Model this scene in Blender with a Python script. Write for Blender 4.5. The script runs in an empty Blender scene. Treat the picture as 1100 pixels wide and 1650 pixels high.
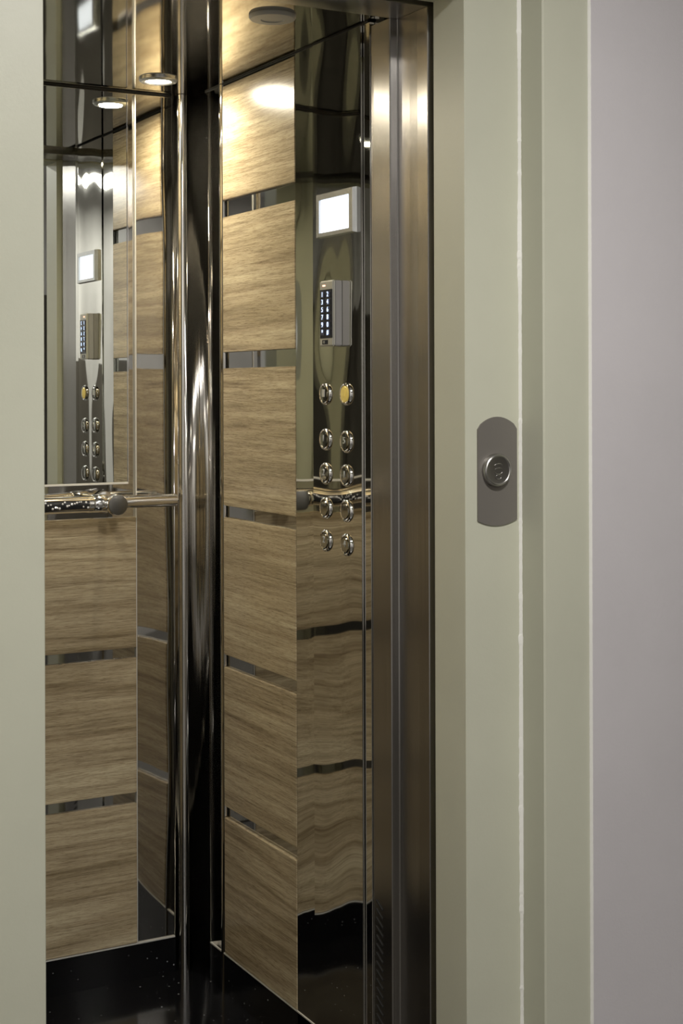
import bpy, bmesh, math, random
from mathutils import Vector, Matrix
random.seed(7)
S = bpy.context.scene
C = S.collection
PI = math.pi

# ------------------------------------------------------------ camera
EYE = 1.469
cd = bpy.data.cameras.new('camera'); cam = bpy.data.objects.new('camera', cd); C.objects.link(cam)
cd.sensor_fit = 'HORIZONTAL'; cd.sensor_width = 36; cd.lens = 2400/1100*36
cd.shift_y = -200/1100
cd.clip_start = 0.05
cam.matrix_world = Matrix.Translation((0, 0, EYE)) @ Matrix.Rotation(math.radians(-29), 4, 'Z') @ Matrix.Rotation(math.radians(90), 4, 'X') @ Matrix.Rotation(math.radians(-0.17), 4, 'Z')
S.camera = cam

# ------------------------------------------------------------ exposure, world, large lights
S.view_settings.view_transform = 'Standard'
S.view_settings.look = 'None'
S.view_settings.gamma = 1.0
S.view_settings.exposure = 0.0
S.view_settings.use_curve_mapping = False
w = bpy.data.worlds.new('world'); S.world = w; w.use_nodes = True
w.node_tree.nodes['Background'].inputs[0].default_value = (0.8, 0.85, 0.9, 1)
w.node_tree.nodes['Background'].inputs[1].default_value = 0.01

LAND_W = 43.0      # landing ceiling lamp
SPOT_W = 9.5      # lit cabin downlight
def area_light(name, loc, size, watt, col, aim=None):
    l = bpy.data.lights.new(name, 'AREA'); l.shape = 'DISK'; l.size = size; l.energy = watt; l.color = col
    o = bpy.data.objects.new(name, l); C.objects.link(o); o.location = loc
    if aim: o.rotation_euler = (Vector(aim)-Vector(loc)).to_track_quat('-Z', 'Y').to_euler()
    return o
area_light('landing_lamp_light', (1.05, 0.85, 2.655), 0.34, LAND_W, (1.0, 0.975, 0.94))
area_light('landing_lamp_light', (0.05, -1.15, 2.655), 0.34, LAND_W*0.9, (1.0, 0.975, 0.94))  # unseen rear lamp, added to brighten the landing wall opposite the lift

# ------------------------------------------------------------ materials
def nodes(name):
    m = bpy.data.materials.new(name); m.use_nodes = True
    nt = m.node_tree; b = nt.nodes['Principled BSDF']
    return m, nt, b
def L(nt, a, b): nt.links.new(a, b)
def N(nt, t, **k):
    n = nt.nodes.new(t)
    for a, v in k.items(): setattr(n, a, v)
    return n
def coords(nt, scale, rand=False):
    tc = N(nt, 'ShaderNodeTexCoord'); mp = N(nt, 'ShaderNodeMapping')
    mp.inputs['Scale'].default_value = scale
    if rand:
        oi = N(nt, 'ShaderNodeObjectInfo'); ml = N(nt, 'ShaderNodeMath', operation='MULTIPLY'); ml.inputs[1].default_value = 37.0
        L(nt, oi.outputs['Random'], ml.inputs[0])
        cx = N(nt, 'ShaderNodeCombineXYZ')
        for i in range(3): L(nt, ml.outputs[0], cx.inputs[i])
        L(nt, cx.outputs[0], mp.inputs['Location'])
    L(nt, tc.outputs['Object'], mp.inputs['Vector'])
    return mp.outputs[0]
def noise(nt, vec, scale, detail=3, rough=0.5, dist=0.0):
    n = N(nt, 'ShaderNodeTexNoise'); n.inputs['Scale'].default_value = scale
    n.inputs['Detail'].default_value = detail; n.inputs['Roughness'].default_value = rough
    n.inputs['Distortion'].default_value = dist
    L(nt, vec, n.inputs['Vector']); return n
def ramp(nt, fac, stops):
    r = N(nt, 'ShaderNodeValToRGB'); cr = r.color_ramp
    while len(cr.elements) < len(stops): cr.elements.new(0.5)
    for e, (p, c) in zip(cr.elements, stops): e.position = p; e.color = (*c, 1)
    L(nt, fac, r.inputs[0]); return r
def bump(nt, b, h, strength, dist):
    bp = N(nt, 'ShaderNodeBump'); bp.inputs['Strength'].default_value = strength; bp.inputs['Distance'].default_value = dist
    L(nt, h, bp.inputs['Height']); L(nt, bp.outputs[0], b.inputs['Normal']); return bp
def plain(name, col, rough=0.5, metal=0.0, **k):
    m, nt, b = nodes(name)
    b.inputs['Base Color'].default_value = (*col, 1); b.inputs['Roughness'].default_value = rough; b.inputs['Metallic'].default_value = metal
    for a, v in k.items(): b.inputs[a].default_value = v
    return m
def emit(name, col, s):
    m, nt, b = nodes(name); b.inputs['Base Color'].default_value = (*col, 1)
    b.inputs['Emission Color'].default_value = (*col, 1); b.inputs['Emission Strength'].default_value = s; return m
def paint(name, col, rough=0.45, var=0.10, bs=0.15, scale=1.6):
    m, nt, b = nodes(name)
    n = noise(nt, coords(nt, (1, 1, 1)), scale, 5, 0.6)
    lo = tuple(c*(1-var) for c in col); hi = tuple(min(1, c*(1+var)) for c in col)
    L(nt, ramp(nt, n.outputs[0], [(0.3, lo), (0.7, hi)]).outputs[0], b.inputs['Base Color'])
    b.inputs['Roughness'].default_value = rough
    n2 = noise(nt, coords(nt, (1, 1, 1)), 160, 3, 0.6)
    bump(nt, b, n2.outputs[0], bs, 0.001)
    return m
def steel(name, col, rough, wav, wscale=(2.6, 2.6, 1.4), mott=0.06, wdet=0.0):
    m, nt, b = nodes(name)
    b.inputs['Metallic'].default_value = 1
    n = noise(nt, coords(nt, (1, 1, 1)), 3.0, 4, 0.6)
    L(nt, ramp(nt, n.outputs[0], [(0.3, tuple(c*(1-mott) for c in col)), (0.7, tuple(c*(1+mott) for c in col))]).outputs[0], b.inputs['Base Color'])
    b.inputs['Roughness'].default_value = rough
    if wav:
        n2 = noise(nt, coords(nt, wscale), 2.2, wdet, 0.4)
        bump(nt, b, n2.outputs[0], 1.0, wav)
    return m
M = {}
M['polished'] = steel('polished_steel', (0.60, 0.585, 0.54), 0.035, 0.0075)
M['panel_steel'] = steel('control_panel_steel', (0.64, 0.63, 0.59), 0.03, 0.0085)
M['corner'] = steel('corner_steel', (0.56, 0.54, 0.50), 0.075, 0.00030, (40, 40, 0.0), wdet=1.5)
M['ceiling'] = steel('ceiling_steel', (0.50, 0.48, 0.44), 0.05, 0.0004)
M['mirror'] = steel('mirror_glass', (0.78, 0.80, 0.75), 0.004, 0.0, mott=0.01)
M['strip'] = steel('mirror_strip', (0.45, 0.45, 0.44), 0.03, 0.0006)
M['chrome'] = plain('chrome', (0.80, 0.79, 0.77), 0.05, 1.0)
M['edge'] = plain('satin_edge', (0.78, 0.76, 0.70), 0.42, 0.55)
M['rail'] = plain('rail_chrome', (0.82, 0.81, 0.79), 0.11, 1.0)
M['dull'] = plain('dull_metal', (0.22, 0.215, 0.20), 0.32, 1.0)
M['black'] = plain('black_gap', (0.006, 0.006, 0.006), 0.7)
M['rubber'] = plain('black_band', (0.02, 0.02, 0.02), 0.25)
def brushed(name, col, rough, an):
    m, nt, b = nodes(name)
    b.inputs['Metallic'].default_value = 1; b.inputs['Roughness'].default_value = rough
    n = noise(nt, coords(nt, (500, 500, 3)), 1.0, 3, 0.6)
    L(nt, ramp(nt, n.outputs[0], [(0.25, tuple(c*0.86 for c in col)), (0.75, tuple(c*1.1 for c in col))]).outputs[0], b.inputs['Base Color'])
    t = N(nt, 'ShaderNodeTangent', direction_type='RADIAL', axis='Z')
    L(nt, t.outputs[0], b.inputs['Tangent'])
    b.inputs['Anisotropic'].default_value = an
    b.inputs['Anisotropic Rotation'].default_value = 0.0
    bump(nt, b, n.outputs[0], 0.10, 0.0006)
    return m
M['brushed'] = brushed('brushed_steel', (0.40, 0.385, 0.365), 0.27, 0.8)

# oak laminate, grain along local X
def oak():
    m, nt, b = nodes('oak_laminate')
    v = coords(nt, (1.0, 1.0, 13.0), True)
    big = noise(nt, v, 1.0, 4, 0.55, 0.9)
    wv = N(nt, 'ShaderNodeTexWave', wave_type='BANDS', bands_direction='Z')
    wv.inputs['Scale'].default_value = 1.0; wv.inputs['Distortion'].default_value = 14.0
    wv.inputs['Detail'].default_value = 3.0; wv.inputs['Detail Scale'].default_value = 0.7; wv.inputs['Detail Roughness'].default_value = 0.6
    L(nt, coords(nt, (0.45, 0.45, 5.0), True), wv.inputs['Vector'])
    fine = noise(nt, coords(nt, (14, 14, 420), True), 1.0, 4, 0.7, 0.3)
    mid = noise(nt, coords(nt, (3.2, 3.2, 95), True), 1.0, 5, 0.65, 0.5)
    pore = noise(nt, coords(nt, (45, 45, 900), True), 1.0, 2, 0.6)
    c1 = ramp(nt, big.outputs[0], [(0.30, (0.33, 0.265, 0.16)), (0.50, (0.46, 0.38, 0.245)), (0.72, (0.58, 0.50, 0.335))])
    c2 = ramp(nt, wv.outputs[0], [(0.0, (0.76, 0.73, 0.70)), (0.10, (0.93, 0.92, 0.91)), (0.3, (1, 1, 1))])
    c3 = ramp(nt, fine.outputs[0], [(0.33, (0.60, 0.56, 0.52)), (0.55, (1, 1, 1))])
    c4 = ramp(nt, pore.outputs[0], [(0.36, (0.62, 0.58, 0.54)), (0.46, (1, 1, 1))])
    c5 = ramp(nt, mid.outputs[0], [(0.34, (0.60, 0.57, 0.54)), (0.52, (0.96, 0.96, 0.96)), (0.66, (1.08, 1.08, 1.08))])
    out = c1.outputs[0]
    for c in (c2, c3, c4, c5):
        mx = N(nt, 'ShaderNodeMix', data_type='RGBA', blend_type='MULTIPLY'); mx.inputs['Factor'].default_value = 0.8
        L(nt, out, mx.inputs['A']); L(nt, c.outputs[0], mx.inputs['B']); out = mx.outputs['Result']
    L(nt, out, b.inputs['Base Color'])
    b.inputs['Roughness'].default_value = 0.20
    b.inputs['Specular IOR Level'].default_value = 0.5
    bump(nt, b, fine.outputs[0], 0.10, 0.0006)
    return m
M['oak'] = oak()
def granite():
    m, nt, b = nodes('black_granite')
    v = coords(nt, (1, 1, 1))
    vo = N(nt, 'ShaderNodeTexVoronoi'); vo.inputs['Scale'].default_value = 55; L(nt, v, vo.inputs['Vector'])
    n = noise(nt, v, 30, 4, 0.7)
    a = ramp(nt, vo.outputs['Distance'], [(0.0, (0.75, 0.78, 0.80)), (0.08, (0.35, 0.36, 0.37)), (0.13, (0, 0, 0))])
    c = ramp(nt, n.outputs[0], [(0.53, (0, 0, 0)), (0.62, (1, 1, 1))])
    mx = N(nt, 'ShaderNodeMix', data_type='RGBA', blend_type='MULTIPLY'); mx.inputs['Factor'].default_value = 1
    L(nt, a.outputs[0], mx.inputs['A']); L(nt, c.outputs[0], mx.inputs['B'])
    ad = N(nt, 'ShaderNodeMix', data_type='RGBA', blend_type='ADD'); ad.inputs['Factor'].default_value = 1
    ad.inputs['B'].default_value = (0.004, 0.004, 0.0045, 1)
    L(nt, mx.outputs['Result'], ad.inputs['A']); L(nt, ad.outputs['Result'], b.inputs['Base Color'])
    b.inputs['Roughness'].default_value = 0.12; b.inputs['Specular IOR Level'].default_value = 0.4
    return m
M['granite'] = granite()
M['frame'] = paint('frame_paint', (0.50, 0.50, 0.40), 0.42, 0.06)
M['wall'] = paint('wall_paint', (0.54, 0.515, 0.525), 0.75, 0.05, 0.35)
M['added_dark'] = paint('added_dark_paint', (0.10, 0.09, 0.075), 0.5)  # for the dark panels added out of view to shape steel reflections
M['white'] = paint('landing_white', (0.72, 0.71, 0.70), 0.7, 0.03)
M['chip_highlight'] = paint('edge_chip_highlight', (0.78, 0.77, 0.72), 0.6, 0.05, 0.4)  # pale edge colour: chipped paint with the edge highlight painted in
M['tile'] = paint('landing_tile', (0.075, 0.07, 0.062), 0.3, 0.12)
M['lockplate'] = steel('lock_plate_metal', (0.20, 0.185, 0.165), 0.42, 0.0)
M['lockplate'].node_tree.nodes['Principled BSDF'].inputs['Metallic'].default_value = 0.35
M['lockcyl'] = plain('lock_cylinder_metal', (0.42, 0.41, 0.39), 0.28, 1.0)
M['screen'] = emit('screen_glow', (0.80, 0.86, 1.0), 1.35)
M['bezel'] = plain('bezel_metal', (0.55, 0.56, 0.56), 0.25, 0.9)
M['case'] = plain('grey_casing', (0.27, 0.26, 0.25), 0.35, 0.3)
M['case_light'] = plain('light_casing', (0.42, 0.41, 0.36), 0.3, 0.4)
M['keybed'] = plain('key_field', (0.008, 0.009, 0.014), 0.25)
M['key'] = plain('key_cap', (0.03, 0.035, 0.06), 0.3)
M['keyglow'] = emit('key_numeral_glow', (0.55, 0.68, 1.0), 1.6)
M['led'] = emit('red_led', (1.0, 0.45, 0.32), 2.2)
M['lamp'] = emit('downlight_glow', (1.0, 0.93, 0.78), 38.0)
M['lampoff'] = plain('frosted_lens', (0.42, 0.41, 0.38), 0.4)
M['button'] = plain('button_metal', (0.42, 0.42, 0.39), 0.12, 1.0)
M['gold'] = plain('amber_button', (0.55, 0.42, 0.12), 0.3, 0.3)
M['gold'].node_tree.nodes['Principled BSDF'].inputs['Emission Color'].default_value = (0.9, 0.66, 0.15, 1)
M['gold'].node_tree.nodes['Principled BSDF'].inputs['Emission Strength'].default_value = 0.22
M['numeral'] = plain('numeral_metal', (0.55, 0.55, 0.52), 0.4, 0.6)
M['crystal'] = plain('crystal', (0.92, 0.93, 0.96), 0.08, 0.35)
M['landlamp'] = emit('landing_lamp_glow', (1.0, 0.97, 0.92), 6.0)

# ------------------------------------------------------------ helpers
def wloc(p):
    v = Vector((0, 0, 0))
    while p is not None: v += p.location; p = p.parent
    return v
def obj(name, bm, m, parent=None, at=None, smooth=False):
    """bm holds world coordinates; at = the object's own origin"""
    bmesh.ops.recalc_face_normals(bm, faces=bm.faces)
    me = bpy.data.meshes.new(name)
    if at is None:
        zs = [v.co for v in bm.verts]
        at = Vector((sum(c.x for c in zs)/len(zs), sum(c.y for c in zs)/len(zs), min(c.z for c in zs)))
    at = Vector(at)
    for v in bm.verts: v.co -= at
    bm.to_mesh(me); bm.free(); me.materials.append(m)
    if smooth:
        for p in me.polygons: p.use_smooth = True
        me.set_sharp_from_angle(angle=math.radians(40))
    o = bpy.data.objects.new(name, me); C.objects.link(o)
    if parent: o.parent = parent; o.location = at - wloc(parent)
    else: o.location = at
    return o
def thing(name, label, cat, loc, group=None):
    o = bpy.data.objects.new(name, None); C.objects.link(o); o.location = loc; o.empty_display_size = 0.05
    return tag(o, label, cat, group)
def tag(o, label, cat, group=None):
    o['label'] = label; o['category'] = cat
    if group: o['group'] = group
    return o
def struct(name, bm, m, parent=None, smooth=False, label=None, cat=None):
    o = obj(name, bm, m, parent, smooth=smooth)
    if parent is None:
        o['kind'] = 'structure'
        if label: o['label'] = label
        if cat: o['category'] = cat
    return o
def box(bm, a, b, bev=0.0, seg=2):
    r = bmesh.ops.create_cube(bm, size=1); vs = r['verts']
    for v in vs:
        v.co = Vector(((a[0]+b[0])/2+v.co.x*(b[0]-a[0]), (a[1]+b[1])/2+v.co.y*(b[1]-a[1]), (a[2]+b[2])/2+v.co.z*(b[2]-a[2])))
    if bev:
        es = list({e for v in vs for e in v.link_edges})
        bmesh.ops.bevel(bm, geom=es, offset=bev, segments=seg, affect='EDGES')
    return bm
def bx(a, b, bev=0.0, seg=2): return box(bmesh.new(), a, b, bev, seg)
def prism(pts, z0, z1, closed=True, zs=None, jitter=None):
    bm = bmesh.new(); zs = zs or [z0, z1]; rows = []
    for z in zs: rows.append([bm.verts.new((p[0], p[1], z)) for p in pts])
    n = len(pts)
    for k in range(len(rows)-1):
        for i in range(n if closed else n-1):
            j = (i+1) % n
            bm.faces.new((rows[k][i], rows[k][j], rows[k+1][j], rows[k+1][i]))
    if closed: bm.faces.new(rows[0][::-1]); bm.faces.new(rows[-1])
    return bm
def lathe(bm, prof, origin, axis, seg=48):
    """prof = [(radius, height)], revolved about axis through origin"""
    q = Vector((0, 0, 1)).rotation_difference(Vector(axis)).to_matrix(); o = Vector(origin); rings = []
    for r, h in prof:
        if r < 1e-6: rings.append([bm.verts.new(o+q@Vector((0, 0, h)))])
        else: rings.append([bm.verts.new(o+q@Vector((r*math.cos(2*PI*i/seg), r*math.sin(2*PI*i/seg), h))) for i in range(seg)])
    for a, b in zip(rings, rings[1:]):
        for i in range(seg):
            j = (i+1) % seg
            if len(a) == 1 and len(b) == 1: continue
            if len(a) == 1: bm.faces.new((a[0], b[i], b[j]))
            elif len(b) == 1: bm.faces.new((a[i], a[j], b[0]))
            else: bm.faces.new((a[i], a[j], b[j], b[i]))
    return bm
def text_bm(s, size, depth, origin, xdir, zdir=(0, 0, 1)):
    """extruded text; reads along xdir, up zdir, centred on origin"""
    cu = bpy.data.curves.new('glyph', 'FONT'); cu.body = s; cu.size = size; cu.extrude = depth; cu.align_x = 'CENTER'; cu.align_y = 'CENTER'; cu.resolution_u = 4
    o = bpy.data.objects.new('glyph', cu); C.objects.link(o)
    bpy.context.view_layer.update()
    me = bpy.data.meshes.new_from_object(o.evaluated_get(bpy.context.evaluated_depsgraph_get()))
    bm = bmesh.new(); bm.from_mesh(me)
    bpy.data.objects.remove(o); bpy.data.curves.remove(cu); bpy.data.meshes.remove(me)
    x = Vector(xdir).normalized(); z = Vector(zdir).normalized(); n = x.cross(z)
    R = Matrix((x, z, n)).transposed(); og = Vector(origin)
    for v in bm.verts: v.co = og + R@v.co
    return bm

# ------------------------------------------------------------ landing shell
XW = 1.505; YB = 3.490; ZC = 2.208; XL = 0.62
struct('floor', bx((-1.6, -2.0, -0.1), (3.0, 2.375, 0)), M['tile'], label='dark tiled landing floor in front of the lift', cat='floor')
struct('ceiling', bx((-1.6, -2.0, 2.75), (3.0, 2.36, 2.85)), M['white'], label='white landing ceiling', cat='ceiling')
struct('wall_back', bx((-1.6, -2.1, 0), (3.0, -2.0, 2.75)), M['white'])
struct('wall_left', bx((-1.7, -2.1, 0), (-1.6, 2.36, 2.75)), M['white'])
struct('wall_right', bx((3.0, -2.1, 0), (3.1, 2.36, 2.75)), M['white'])
struct('trim_5', box(bx((-0.40, -1.999, 0), (0.62, -1.985, 1.65)), (2.2, -1.999, 0), (2.99, -1.985, 2.05)), M['added_dark'], label='added dark panels on the opposite landing wall, darkening the steel reflections')  # unseen panels added so mirror and steel reflect dark areas
struct('trim_8', bx((2.985, -1.98, 0), (2.999, 2.17, 2.05)), M['added_dark'], label='added dark panel on the right landing wall, darkening the steel reflections')  # unseen panel added to darken what the control panel reflects
bm = bx((1.7426, 2.190, 0), (3.0, 2.40, 2.75))
box(bm, (-1.6, 2.190, 0), (0.496, 2.40, 2.75)); box(bm, (0.496, 2.190, 2.30), (1.7426, 2.40, 2.75))
struct('wall_front', bm, M['wall'], label='lilac white plaster wall around the lift doorway', cat='wall')

# steel landing door frame, stepped profile
prof = [(1.514, 2.370), (1.514, 2.2675), (1.5155, 2.266), (1.634, 2.266), (1.637, 2.263), (1.637, 2.197), (1.640, 2.194), (1.742, 2.194), (1.742, 2.37)]
df = prism(prof, 0, 2.298)
me2 = prism([(0.7245+1.514-x, y) for x, y in prof][::-1], 0, 2.298)
tm = bpy.data.meshes.new('t'); me2.to_mesh(tm); me2.free(); df.from_mesh(tm); bpy.data.meshes.remove(tm)
box(df, (0.72, 2.266, 2.195), (1.518, 2.37, 2.298))
door = struct('door_1', df, M['frame'], label='cream painted stepped steel frame of the lift doorway', cat='door frame')
# bead along the frame's step: chipped paint plus its edge highlight as pale colour
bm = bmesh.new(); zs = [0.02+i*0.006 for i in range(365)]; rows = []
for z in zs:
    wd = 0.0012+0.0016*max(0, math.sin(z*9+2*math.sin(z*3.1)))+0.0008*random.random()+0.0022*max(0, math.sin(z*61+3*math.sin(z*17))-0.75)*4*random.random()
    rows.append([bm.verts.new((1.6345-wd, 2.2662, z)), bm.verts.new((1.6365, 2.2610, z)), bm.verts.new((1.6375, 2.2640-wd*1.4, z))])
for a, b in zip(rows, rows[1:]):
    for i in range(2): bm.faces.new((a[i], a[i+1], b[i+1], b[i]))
bl = obj('chip_highlight_bead', bm, M['chip_highlight'], door); bl['label'] = 'pale bead of chipped paint and painted highlight along the frame edge'
# thin pale strip that paints the bright arris where frame meets wall
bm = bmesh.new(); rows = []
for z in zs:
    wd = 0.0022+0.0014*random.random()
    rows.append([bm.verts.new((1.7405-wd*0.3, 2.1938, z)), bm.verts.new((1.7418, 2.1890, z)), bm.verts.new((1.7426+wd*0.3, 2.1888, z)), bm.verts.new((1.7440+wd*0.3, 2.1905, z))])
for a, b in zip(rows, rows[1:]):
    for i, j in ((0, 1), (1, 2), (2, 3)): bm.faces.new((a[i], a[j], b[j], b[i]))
bl = obj('bright_arris_strip', bm, M['chip_highlight'], door)

# lock plate on the frame
pts = []
for i in range(13):
    t = -1+2*i/12; pts.append((1.583+0.044*t, 1.396+0.019*(1-t*t)+(0.0 if abs(t) < .99 else -0.004)))
for i in range(13):
    t = 1-2*i/12; pts.append((1.583+0.044*t, 1.224-0.010*(1-t*t)))
bm = bmesh.new()
f1 = [bm.verts.new((x, 2.2632, z)) for x, z in pts]; f2 = [bm.verts.new((x, 2.267, z)) for x, z in pts]
bm.faces.new(f1); bm.faces.new(f2[::-1])
for i in range(len(pts)):
    j = (i+1) % len(pts); bm.faces.new((f1[i], f1[j], f2[j], f2[i]))
lp = thing('door_lock', 'brown grey metal lock plate with a round key cylinder on the cream door frame', 'lock', (1.583, 2.266, 1.214))
obj('lock_plate', bm, M['lockplate'], lp)
cx, cz = 1.5775, 1.317
cyl = obj('lock_cylinder', lathe(bmesh.new(), [(0.030, 0), (0.030, 0.0085), (0.029, 0.0105), (0.0265, 0.0118), (0.0255, 0.0105), (0.0240, 0.0100), (0.0, 0.0100)], (cx, 2.2632, cz), (0, -1, 0), 64), M['lockcyl'], lp, smooth=True)
cyl['label'] = 'shiny raised round lock cylinder'
bm = bmesh.new()
for k, (r, a0, a1, dz) in enumerate([(0.010, 30, 150, 0.006), (0.010, 40, 140, -0.002), (0.009, 200, 340, -0.002), (0.006, 0, 180, -0.012), (0.006, 180, 350, -0.013)]):
    pr = None
    for i in range(13):
        a = math.radians(a0+(a1-a0)*i/12); p = (cx+r*math.cos(a), cz+dz+r*0.6*math.sin(a))
        cur = [bm.verts.new((p[0], 2.2524, p[1]-0.0009)), bm.verts.new((p[0], 2.2518, p[1])), bm.verts.new((p[0], 2.2524, p[1]+0.0009))]
        if pr:
            for q in range(2): bm.faces.new((pr[q], pr[q+1], cur[q+1], cur[q]))
        pr = cur
obj('engraving', bm, M['lockcyl'], cyl)

# landing ceiling lamps out of view; the rear one added to brighten its wall
for lx, ly, lab in ((1.05, 0.85, 'round white landing ceiling lamp close in front of the lift doorway'), (0.05, -1.15, 'added unseen landing lamp brightening the wall opposite the lift')):
    t = thing('ceiling_lamp', lab, 'lamp', (lx, ly, 2.67), 'landing ceiling lamps')
    obj('lamp_housing', lathe(bmesh.new(), [(0.19, 0.08), (0.20, 0.02), (0.19, 0.0), (0.175, 0.0), (0.175, 0.01), (0, 0.01)], (lx, ly, 2.67), (0, 0, 1)), M['white'], t, smooth=True)
    obj('diffuser', lathe(bmesh.new(), [(0.172, 0.0), (0.172, 0.01), (0, 0.012)], (lx, ly, 2.665), (0, 0, 1)), M['landlamp'], t)

# ------------------------------------------------------------ lift shaft (dark) seen through the gap
bm = bx((1.60, 2.372, -0.1), (1.64, 3.62, 2.5)); box(bm, (0.45, 2.372, -0.1), (0.49, 3.62, 2.5)); box(bm, (0.45, 3.60, -0.1), (1.64, 3.64, 2.5)); box(bm, (0.45, 2.372, 2.48), (1.64, 3.64, 2.52)); box(bm, (0.45, 2.376, -0.14), (1.64, 3.64, -0.10))
struct('trim_1', bm, M['black'], label='black lift shaft lining behind the narrow gap')

# ------------------------------------------------------------ cabin shell
struct('floor', bx((0.60, 2.405, -0.06), (1.56, 3.56, 0)), M['granite'], label='speckled black granite floor of the lift cabin', cat='floor')
struct('ceiling', bx((0.60, 2.50, ZC), (1.56, 3.56, ZC+0.02)), M['ceiling'], label='mirror finish steel ceiling of the lift cabin', cat='ceiling')
struct('trim_2', bx((0.60, 2.404, 2.196), (1.56, 2.517, 2.30), 0.001), M['brushed'], label='brushed steel header over the cabin entrance')
struct('wall_back', bx((0.60, YB+0.006, 0), (1.56, YB+0.03, ZC)), M['polished'], label='polished steel back wall of the lift cabin', cat='wall')
struct('wall_right', bx((XW+0.008, 2.55, 0), (XW+0.03, YB+0.02, ZC)), M['polished'], label='polished steel right wall of the lift cabin', cat='wall')
struct('wall_left', bx((XL-0.02, 2.41, 0), (XL, YB+0.02, ZC)), M['polished'], label='left wall of the lift cabin', cat='wall')
# black shadow gap between walls and ceiling
bm = bx((XW-0.001, 2.60, ZC-0.0035), (XW+0.006, YB, ZC-0.0005)); box(bm, (XL, YB-0.002, ZC-0.0035), (XW-0.06, YB+0.005, ZC-0.0005))
struct('trim_3', bm, M['black'], label='thin black shadow gap under the cabin ceiling')

# skirting
def skirt(name, a, b, m, tb, lab):
    s = struct(name, bx(a, b), m, label=lab, cat='baseboard')
    obj('skirting_trim', bx(*tb), M['edge'], s); return s
skirt('baseboard_right', (XW-0.003, 2.60, 0.0), (XW+0.008, 3.388, 0.095), M['granite'], ((XW-0.0045, 2.60, 0.095), (XW-0.0002, 3.386, 0.0980)), 'black granite skirting under the right cabin wall')
skirt('baseboard_back', (XL, YB-0.004, 0.0), (1.450, YB+0.006, 0.088), M['granite'], ((XL, YB-0.006, 0.088), (1.448, YB+0.004, 0.0915)), 'black granite skirting under the back cabin wall')

# wood panels: mesh local X along the wall
def wood_panel(L_, H, T, bev=0.0012):
    return bx((-L_/2, 0, 0), (L_/2, T, H), bev)
def put_panel(p0, along, length, z0, z1, inward, label, group):
    bm = wood_panel(length, z1-z0, 0.012)
    o = obj('wood_panel', bm, M['oak'], at=(0, 0, 0))
    o.location = (p0[0], p0[1], z0)
    o.rotation_euler = (0, 0, along)
    return tag(o, label, 'wood panel', group)
rows = [(1.924, 2.200), (1.556, 1.883), (1.185, 1.517), (0.824, 1.156), (0.456, 0.793), (0.099, 0.428)]
ordr = ['topmost of six', 'second from top', 'third from top', 'fourth from top', 'fifth from top', 'lowest of six']
for (z0, z1), s in zip(rows, ordr):
    # right wall: centre y, rotated so the back of the panel faces +X
    put_panel((XW-0.004, (3.300+2.918)/2), -PI/2, 3.300-2.918, z0, z1, None, 'oak wood panel on the right cabin wall, '+s, 'oak panels on the right cabin wall')
rowsb = [(0.826, 1.150, 'upper panel below the handrail'), (0.466, 0.801, 'middle panel between two mirror strips'), (0.0925, 0.439, 'lowest panel above the granite skirting')]
for z0, z1, s in rowsb:
    put_panel(((0.66+1.347)/2, YB-0.006), 0.0, 1.347-0.66, z0, z1, None, 'oak wood panel on the back cabin wall, '+s, 'oak panels on the back cabin wall')
# left wall panels, out of the picture but seen in the steel
for (z0, z1) in rows:
    o = put_panel((XL+0.004, (3.44+3.0)/2), PI/2, 0.44, z0, z1, None, 'oak wood panel on the left cabin wall, opposite the control panel', 'oak panels on the left cabin wall')

# mirror strips between panels
def strips(ya, yb, zs, side):
    for z0, z1 in zs:
        if side == 'right': b = bx((XW+0.005, ya, z0), (XW+0.0078, yb, z1))
        else: b = bx((ya, YB+0.0025, z0), (yb, YB+0.0058, z1))
        yield obj('mirror_strip', b, M['strip'])
zr = [(1.883, 1.924), (1.517, 1.556), (1.156, 1.185), (0.793, 0.824), (0.428, 0.456)]
nm = ['just under the topmost oak panel', 'second from the top', 'at handrail height', 'fourth from the top', 'lowest']
for o, s in zip(strips(2.92, 3.298, [(a+0.0005, b-0.0005) for a, b in zr], 'right'), nm):
    tag(o, 'dark mirror strip between oak panels, right cabin wall, '+s, 'mirror strip', 'mirror strips on the right cabin wall')
for o, s in zip(strips(0.66, 1.345, [(0.8015, 0.8255), (0.4395, 0.4655)], 'back'), ['upper one below the handrail', 'lower one near the skirting']):
    tag(o, 'dark mirror strip between oak panels on the back cabin wall, '+s, 'mirror strip', 'mirror strips on the back cabin wall')

# big mirror
mr = thing('wall_mirror', 'large frameless mirror on the back cabin wall above the handrail', 'mirror', (1.0, YB, 1.234))
obj('mirror_glass', bx((0.66, YB-0.002, 1.238), (1.326, YB+0.0055, ZC-0.008)), M['mirror'], mr)
obj('bottom_edge', bx((0.66, YB-0.006, 1.2325), (1.3275, YB+0.0055, 1.2375), 0.001), M['edge'], mr)
obj('side_edge', bx((1.3265, YB-0.005, 1.2325), (1.3300, YB+0.0055, ZC-0.008), 0.0008), M['chrome'], mr)

# polished strip right of the mirror / wood, with fine bright edges
st = thing('steel_strip', 'tall polished steel strip between the mirror and the rounded corner', 'steel panel', (1.40, YB, 0.09))
obj('face', bx((1.3505, YB-0.001, 0.0925), (1.4475, YB+0.0058, ZC-0.008), 0.0006), M['polished'], st)
obj('edge', bx((1.3478, YB-0.004, 0.0925), (1.3500, YB+0.0058, ZC-0.008), 0.0006), M['edge'], st)

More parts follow.
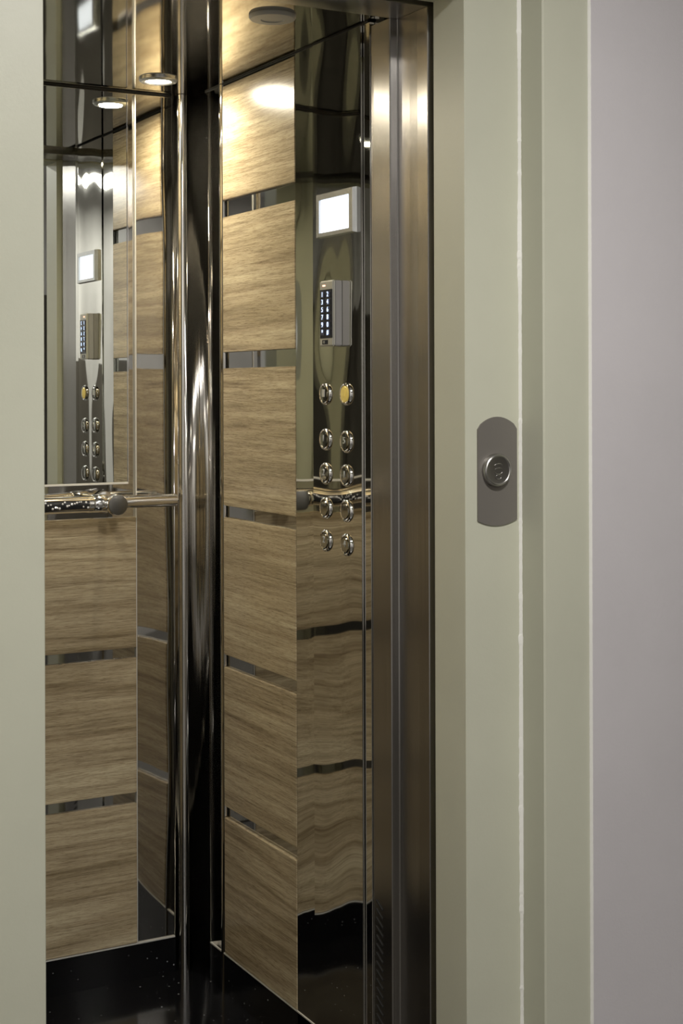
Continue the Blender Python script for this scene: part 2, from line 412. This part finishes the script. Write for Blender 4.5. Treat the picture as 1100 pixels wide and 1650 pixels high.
# rounded corner
cp = thing('corner_panel', 'concave polished steel panel in the far corner of the cabin', 'steel panel', (1.48, 3.46, 0))
r = 0.052; xc, yc = XW-r, YB-r
arc = [(1.4485, YB-0.0005)]+[(1.453+0.052*math.sin(a), 3.392+0.0975*math.cos(a)) for a in [PI/2*i/36 for i in range(37)]]
bm = prism(arc, 0.0, ZC-0.0005, closed=False)
co = obj('curved_face', bm, M['corner'], cp, smooth=True)
sm = co.modifiers.new('thickness', 'SOLIDIFY'); sm.thickness = 0.002; sm.offset = 1
obj('flat_face', prism([(XW, 3.3900), (XW, 3.3260), (XW-0.0045, 3.3200), (XW-0.0065, 3.3130), (XW-0.0045, 3.3060), (XW, 3.3025), (XW+0.006, 3.3025), (XW+0.006, 3.3900)], 0.0, ZC-0.001), M['corner'], cp, smooth=True)
tb = obj('upright_tube', lathe(bmesh.new(), [(0.0, 0.0), (0.0125, 0.0), (0.0125, ZC-0.001), (0.0, ZC-0.001)], (1.4685, 3.4735, 0.0), (0, 0, 1), 48), M['rail'], cp, smooth=True)
tb['label'] = 'bright vertical chrome tube'
obj('seam', bx((XW+0.001, 3.3895, 0.0), (XW+0.006, 3.3925, ZC-0.001)), M['black'], cp)

# ------------------------------------------------------------ handrail
hr = thing('handrail', 'chrome tube handrail with a crystal filled section on the back cabin wall', 'handrail', (1.1, 3.42, 1.165))
HY, HZ = 3.420, 1.1935
obj('rail_tube', lathe(bmesh.new(), [(0, 0), (0.0135, 0), (0.0155, 0.002), (0.0155, 0.180), (0, 0.180)], (1.427, HY, HZ), (-1, 0, 0), 48), M['rail'], hr, smooth=True)
obj('collar', lathe(bmesh.new(), [(0.016, 0), (0.0205, 0.001), (0.0215, 0.004), (0.0215, 0.036), (0.0190, 0.039), (0.018, 0.040)], (1.248, HY, HZ-0.001), (-1, 0, 0), 48), M['rail'], hr, smooth=True)
slv = obj('sleeve', lathe(bmesh.new(), [(0.018, 0.0), (0.0205, 0.001), (0.0205, 0.012), (0.0195, 0.013), (0.0195, 0.50), (0.018, 0.50)], (1.210, HY, HZ-0.002), (-1, 0, 0), 48), M['rail'], hr, smooth=True)
# dark inlaid window with crystals, facing the cabin
bm = bmesh.new(); rw = []
for x in (1.1985, 0.74):
    rw.append([bm.verts.new((x, HY-0.0201*math.cos(a), HZ-0.002+0.0201*math.sin(a))) for a in [math.radians(-28+60*i/10) for i in range(11)]])
for i in range(10): bm.faces.new((rw[0][i], rw[0][i+1], rw[1][i+1], rw[1][i]))
obj('inlay', bm, M['rubber'], slv)
base = None
for k in range(60):
    bm = bmesh.new(); bmesh.ops.create_icosphere(bm, subdivisions=1, radius=1)
    x = 1.194-k*0.0058+random.uniform(-.0014, .0014); a = math.radians(random.choice([-14, -2, 10, 20])+random.uniform(-4, 4)); s = random.uniform(0.0020, 0.0033)
    rot = Matrix.Rotation(random.random()*3, 3, Vector((random.random(), random.random(), 1)).normalized())
    for v in bm.verts: v.co = rot@(v.co*s)+Vector((x, HY-0.0203*math.cos(a), HZ-0.002+0.0203*math.sin(a)))
    obj('crystal', bm, M['crystal'], slv)
br = obj('bracket', lathe(bmesh.new(), [(0, 0.0), (0.0235, 0.0), (0.0255, 0.002), (0.0255, 0.018), (0.022, 0.030), (0.014, 0.044), (0.010, 0.060), (0.010, 0.092), (0.026, 0.094), (0.028, 0.100), (0, 0.100)], (1.2640, 3.388, HZ-0.004), (0, 1, 0), 48), M['rail'], hr, smooth=True)
cap = obj('bracket_cap', lathe(bmesh.new(), [(0.0245, 0.0), (0.0235, 0.0025), (0.018, 0.0035), (0, 0.004)], (1.2640, 3.3885, HZ-0.004), (0, -1, 0), 48), M['dull'], hr, smooth=True); cap['label'] = 'dark round end cap of the bracket'

# ------------------------------------------------------------ control panel
pn = thing('control_panel', 'tall polished steel lift control panel with round buttons and a lit screen', 'control panel', (XW, 2.75, 0.0))
obj('side_strip', bx((XW-0.003, 2.8315, 0.001), (XW+0.0075, 2.9165, ZC-0.004), 0.0006), M['panel_steel'], pn)
XP = 1.4990
obj('faceplate', bx((XP, 2.6205, 0.001), (XW+0.0075, 2.8305, ZC-0.004), 0.0008), M['panel_steel'], pn)
obj('edge_strip', bx((XW-0.003, 2.5885, 0.001), (XW+0.0075, 2.6120, ZC-0.004), 0.0008), M['panel_steel'], pn)
obj('hinge_edge', bx((XW-0.001, 2.6135, 0.001), (XW+0.0075, 2.6185, ZC-0.004), 0.001), M['chrome'], pn)
# screen
sc = bpy.data.objects.new('display', None); C.objects.link(sc); sc.parent = pn
sc.location = Vector((XP, 2.716, 1.787)) - wloc(pn)
y0, y1, z0, z1 = 2.637, 2.797, 1.786, 1.880
bm = bmesh.new()
def frame_ring(bm, x, xo, o, i):
    (a0, a1, b0, b1), (c0, c1, d0, d1) = o, i
    V = [[bm.verts.new((X, y, z)) for y, z in ((q[0], q[2]), (q[1], q[2]), (q[1], q[3]), (q[0], q[3]))] for X, q in ((xo, o), (x, (a0+.002, a1-.002, b0+.002, b1-.002)), (x, i), (xo, i))]
    for k in range(3):
        for j in range(4): bm.faces.new((V[k][j], V[k][(j+1) % 4], V[k+1][(j+1) % 4], V[k+1][j]))
frame_ring(bm, XP-0.010, XP+0.001, (y0, y1, z0, z1), (y0+0.017, y1-0.014, z0+0.010, z1-0.014))
obj('bezel', bm, M['bezel'], sc)
obj('screen', bx((XP-0.0055, y0+0.017, z0+0.010), (XP-0.001, y1-0.014, z1-0.014)), M['screen'], sc)
# buttons
def button(y, z, glyph, amber=False):
    b = bpy.data.objects.new('button', None); C.objects.link(b); b.parent = pn
    b.location = Vector((XP, y, z)) - wloc(pn)
    rg = obj('button_ring', lathe(bmesh.new(), [(0.0235, 0), (0.0232, 0.0025), (0.0218, 0.0048), (0.0195, 0.0058), (0.0175, 0.0052), (0.0165, 0.0035), (0.0165, 0.0)], (XP, y, z), (-1, 0, 0), 48), M['chrome'], b, smooth=True)
    cpn = obj('button_cap', lathe(bmesh.new(), [(0.0160, 0.0), (0.0160, 0.0052), (0.0150, 0.0062), (0.008, 0.0066), (0, 0.0067)], (XP, y, z), (-1, 0, 0), 48), M['gold'] if amber else M['button'], b, smooth=True)
    if amber: cpn['label'] = 'glowing amber button face'
    if glyph == 'box':
        bm = bx((XP-0.0076, y-0.0055, z-0.006), (XP-0.0060, y+0.0055, z+0.010), 0.0004)
        obj('symbol', bm, M['numeral'] if not amber else M['gold'], b)
    elif glyph:
        obj('numeral', text_bm(glyph, 0.020, 0.0008, (XP-0.0070, y, z+0.002), (0, -1, 0)), M['numeral'], b)
for y, z, g, am in [(2.772, 1.456, 'box', False), (2.682, 1.456, 'box', True), (2.772, 1.360, '1', False), (2.682, 1.358, '5', False), (2.772, 1.288, '2', False), (2.682, 1.288, '1', False), (2.772, 1.215, None, False), (2.682, 1.215, None, False), (2.772, 1.146, '2', False), (2.682, 1.145, '4', False)]:
    button(y, z, g, am)

# keypad reader mounted on the panel
kp = thing('keypad_reader', 'grey boxy keypad reader with blue lit keys mounted on the control panel', 'keypad', (1.488, 2.72, 1.558))
ka, kb, kz0, kz1 = 2.700, 2.758, 1.5555, 1.6930
obj('back_box', bx((1.4830, ka+.001, kz0+.001), (XP+0.0005, kb-.001, kz1-.001), 0.0015), M['case'], kp)
obj('front_cover', bx((1.4765, ka, kz0), (1.4835, kb, kz1), 0.0025, 3), M['case_light'], kp)
kf = obj('key_field', bx((1.4758, ka+0.0025, kz0+0.017), (1.4775, kb-0.0035, kz1-0.019), 0.0003), M['keybed'], kp)
labs = ['1', '2', '3', '4', '5', '6', '7', '8', '9', '0', '*', '#']
for i in range(12):
    rr, cc = divmod(i, 2); yy = 2.7425-cc*0.0235; zz = 1.6635-rr*0.0158
    k = obj('key', bx((1.4746, yy-0.0088, zz-0.0060), (1.4760, yy+0.0088, zz+0.0060), 0.0004), M['key'], kf)
    obj('numeral', text_bm(labs[i], 0.0150, 0.0003, (1.4743, yy, zz), (0, -1, 0)), M['keyglow'], kf)
obj('status_led', bx((1.4758, 2.732, 1.6805), (1.4770, 2.744, 1.6840), 0.0004), M['led'], kp)
bd = obj('badge', bx((1.4758, 2.721, 1.5600), (1.4770, 2.745, 1.5690), 0.0003), M['keybed'], kp)
bm = lathe(bmesh.new(), [(0.0030, 0), (0.0030, 0.0004), (0.0016, 0.0004), (0.0016, 0)], (1.4757, 2.737, 1.5645), (-1, 0, 0), 20)
obj('badge_mark', bm, M['case_light'], bd)

# ------------------------------------------------------------ brushed steel entrance jamb
def jamb(mir):
    f = (lambda x: x) if not mir else (lambda x: 2*0.0+ (XL+XW) - x)
    p = [(1.5045, 2.5875), (1.5045, 2.5165), (1.5065, 2.5145), (1.5205, 2.5145), (1.5225, 2.5125), (1.5225, 2.470), (1.5215, 2.440), (1.5225, 2.4055), (1.524, 2.404), (1.560, 2.404), (1.560, 2.5875)]
    p = [(f(x), y) for x, y in p]
    return prism(p if not mir else p[::-1], 0.0, 2.1955)
jb = struct('trim_4', jamb(False), M['brushed'], label='brushed steel jamb at the cabin entrance', cat='door jamb')
bm = bmesh.new()
for i in range(22):
    z = 0.445-i*0.0175
    vs = [(1.5042, 2.575, z), (1.5042, 2.551, z-0.013), (1.5042, 2.551, z-0.0165), (1.5042, 2.575, z-0.0035)]
    a = [bm.verts.new(v) for v in vs]; b = [bm.verts.new((v[0]-0.0015, v[1], v[2])) for v in vs]
    bm.faces.new(a[::-1]); bm.faces.new(b)
    for k in range(4): bm.faces.new((a[k], a[(k+1) % 4], b[(k+1) % 4], b[k]))
vn = obj('vent_slots', bm, M['black'], jb); vn['label'] = 'slanted ventilation slots low on the jamb'
struct('trim_6', jamb(True), M['brushed'], label='brushed steel jamb on the far left of the cabin entrance')

# ------------------------------------------------------------ ceiling downlights
def downlight(x, y, lit, label, watt=1.0):
    t = thing('downlight', label, 'downlight', (x, y, ZC-0.008), 'round downlights in the cabin ceiling')
    if lit:
        obj('rim', lathe(bmesh.new(), [(0.046, 0.0079), (0.046, 0.004), (0.043, 0.001), (0.033, 0.0), (0.031, 0.003), (0.031, 0.0079)], (x, y, ZC-0.008), (0, 0, 1), 48), M['bezel'], t, smooth=True)
        obj('lens', lathe(bmesh.new(), [(0.0305, 0.0035), (0, 0.0035)], (x, y, ZC-0.008), (0, 0, 1), 48), M['lamp'], t)
        area_light('downlight_beam', (x, y, ZC-0.0095), 0.058, SPOT_W*watt, (1.0, 0.90, 0.70))
    else:
        obj('rim', lathe(bmesh.new(), [(0.047, 0.0079), (0.047, 0.004), (0.044, 0.0), (0.024, -0.001), (0.022, 0.001)], (x, y, ZC-0.008), (0, 0, 1), 48), M['lampoff'], t, smooth=True)
        obj('lens', lathe(bmesh.new(), [(0.0225, 0.001), (0, 0.0005)], (x, y, ZC-0.008), (0, 0, 1), 48), M['lampoff'], t)
downlight(1.345, 3.325, True, 'lit round downlight in the far corner of the cabin ceiling', 0.55)
downlight(0.82, 3.20, True, 'lit round downlight on the left side of the cabin ceiling', 0.55)
downlight(1.315, 2.650, False, 'unlit grey round downlight in the cabin ceiling near the entrance')
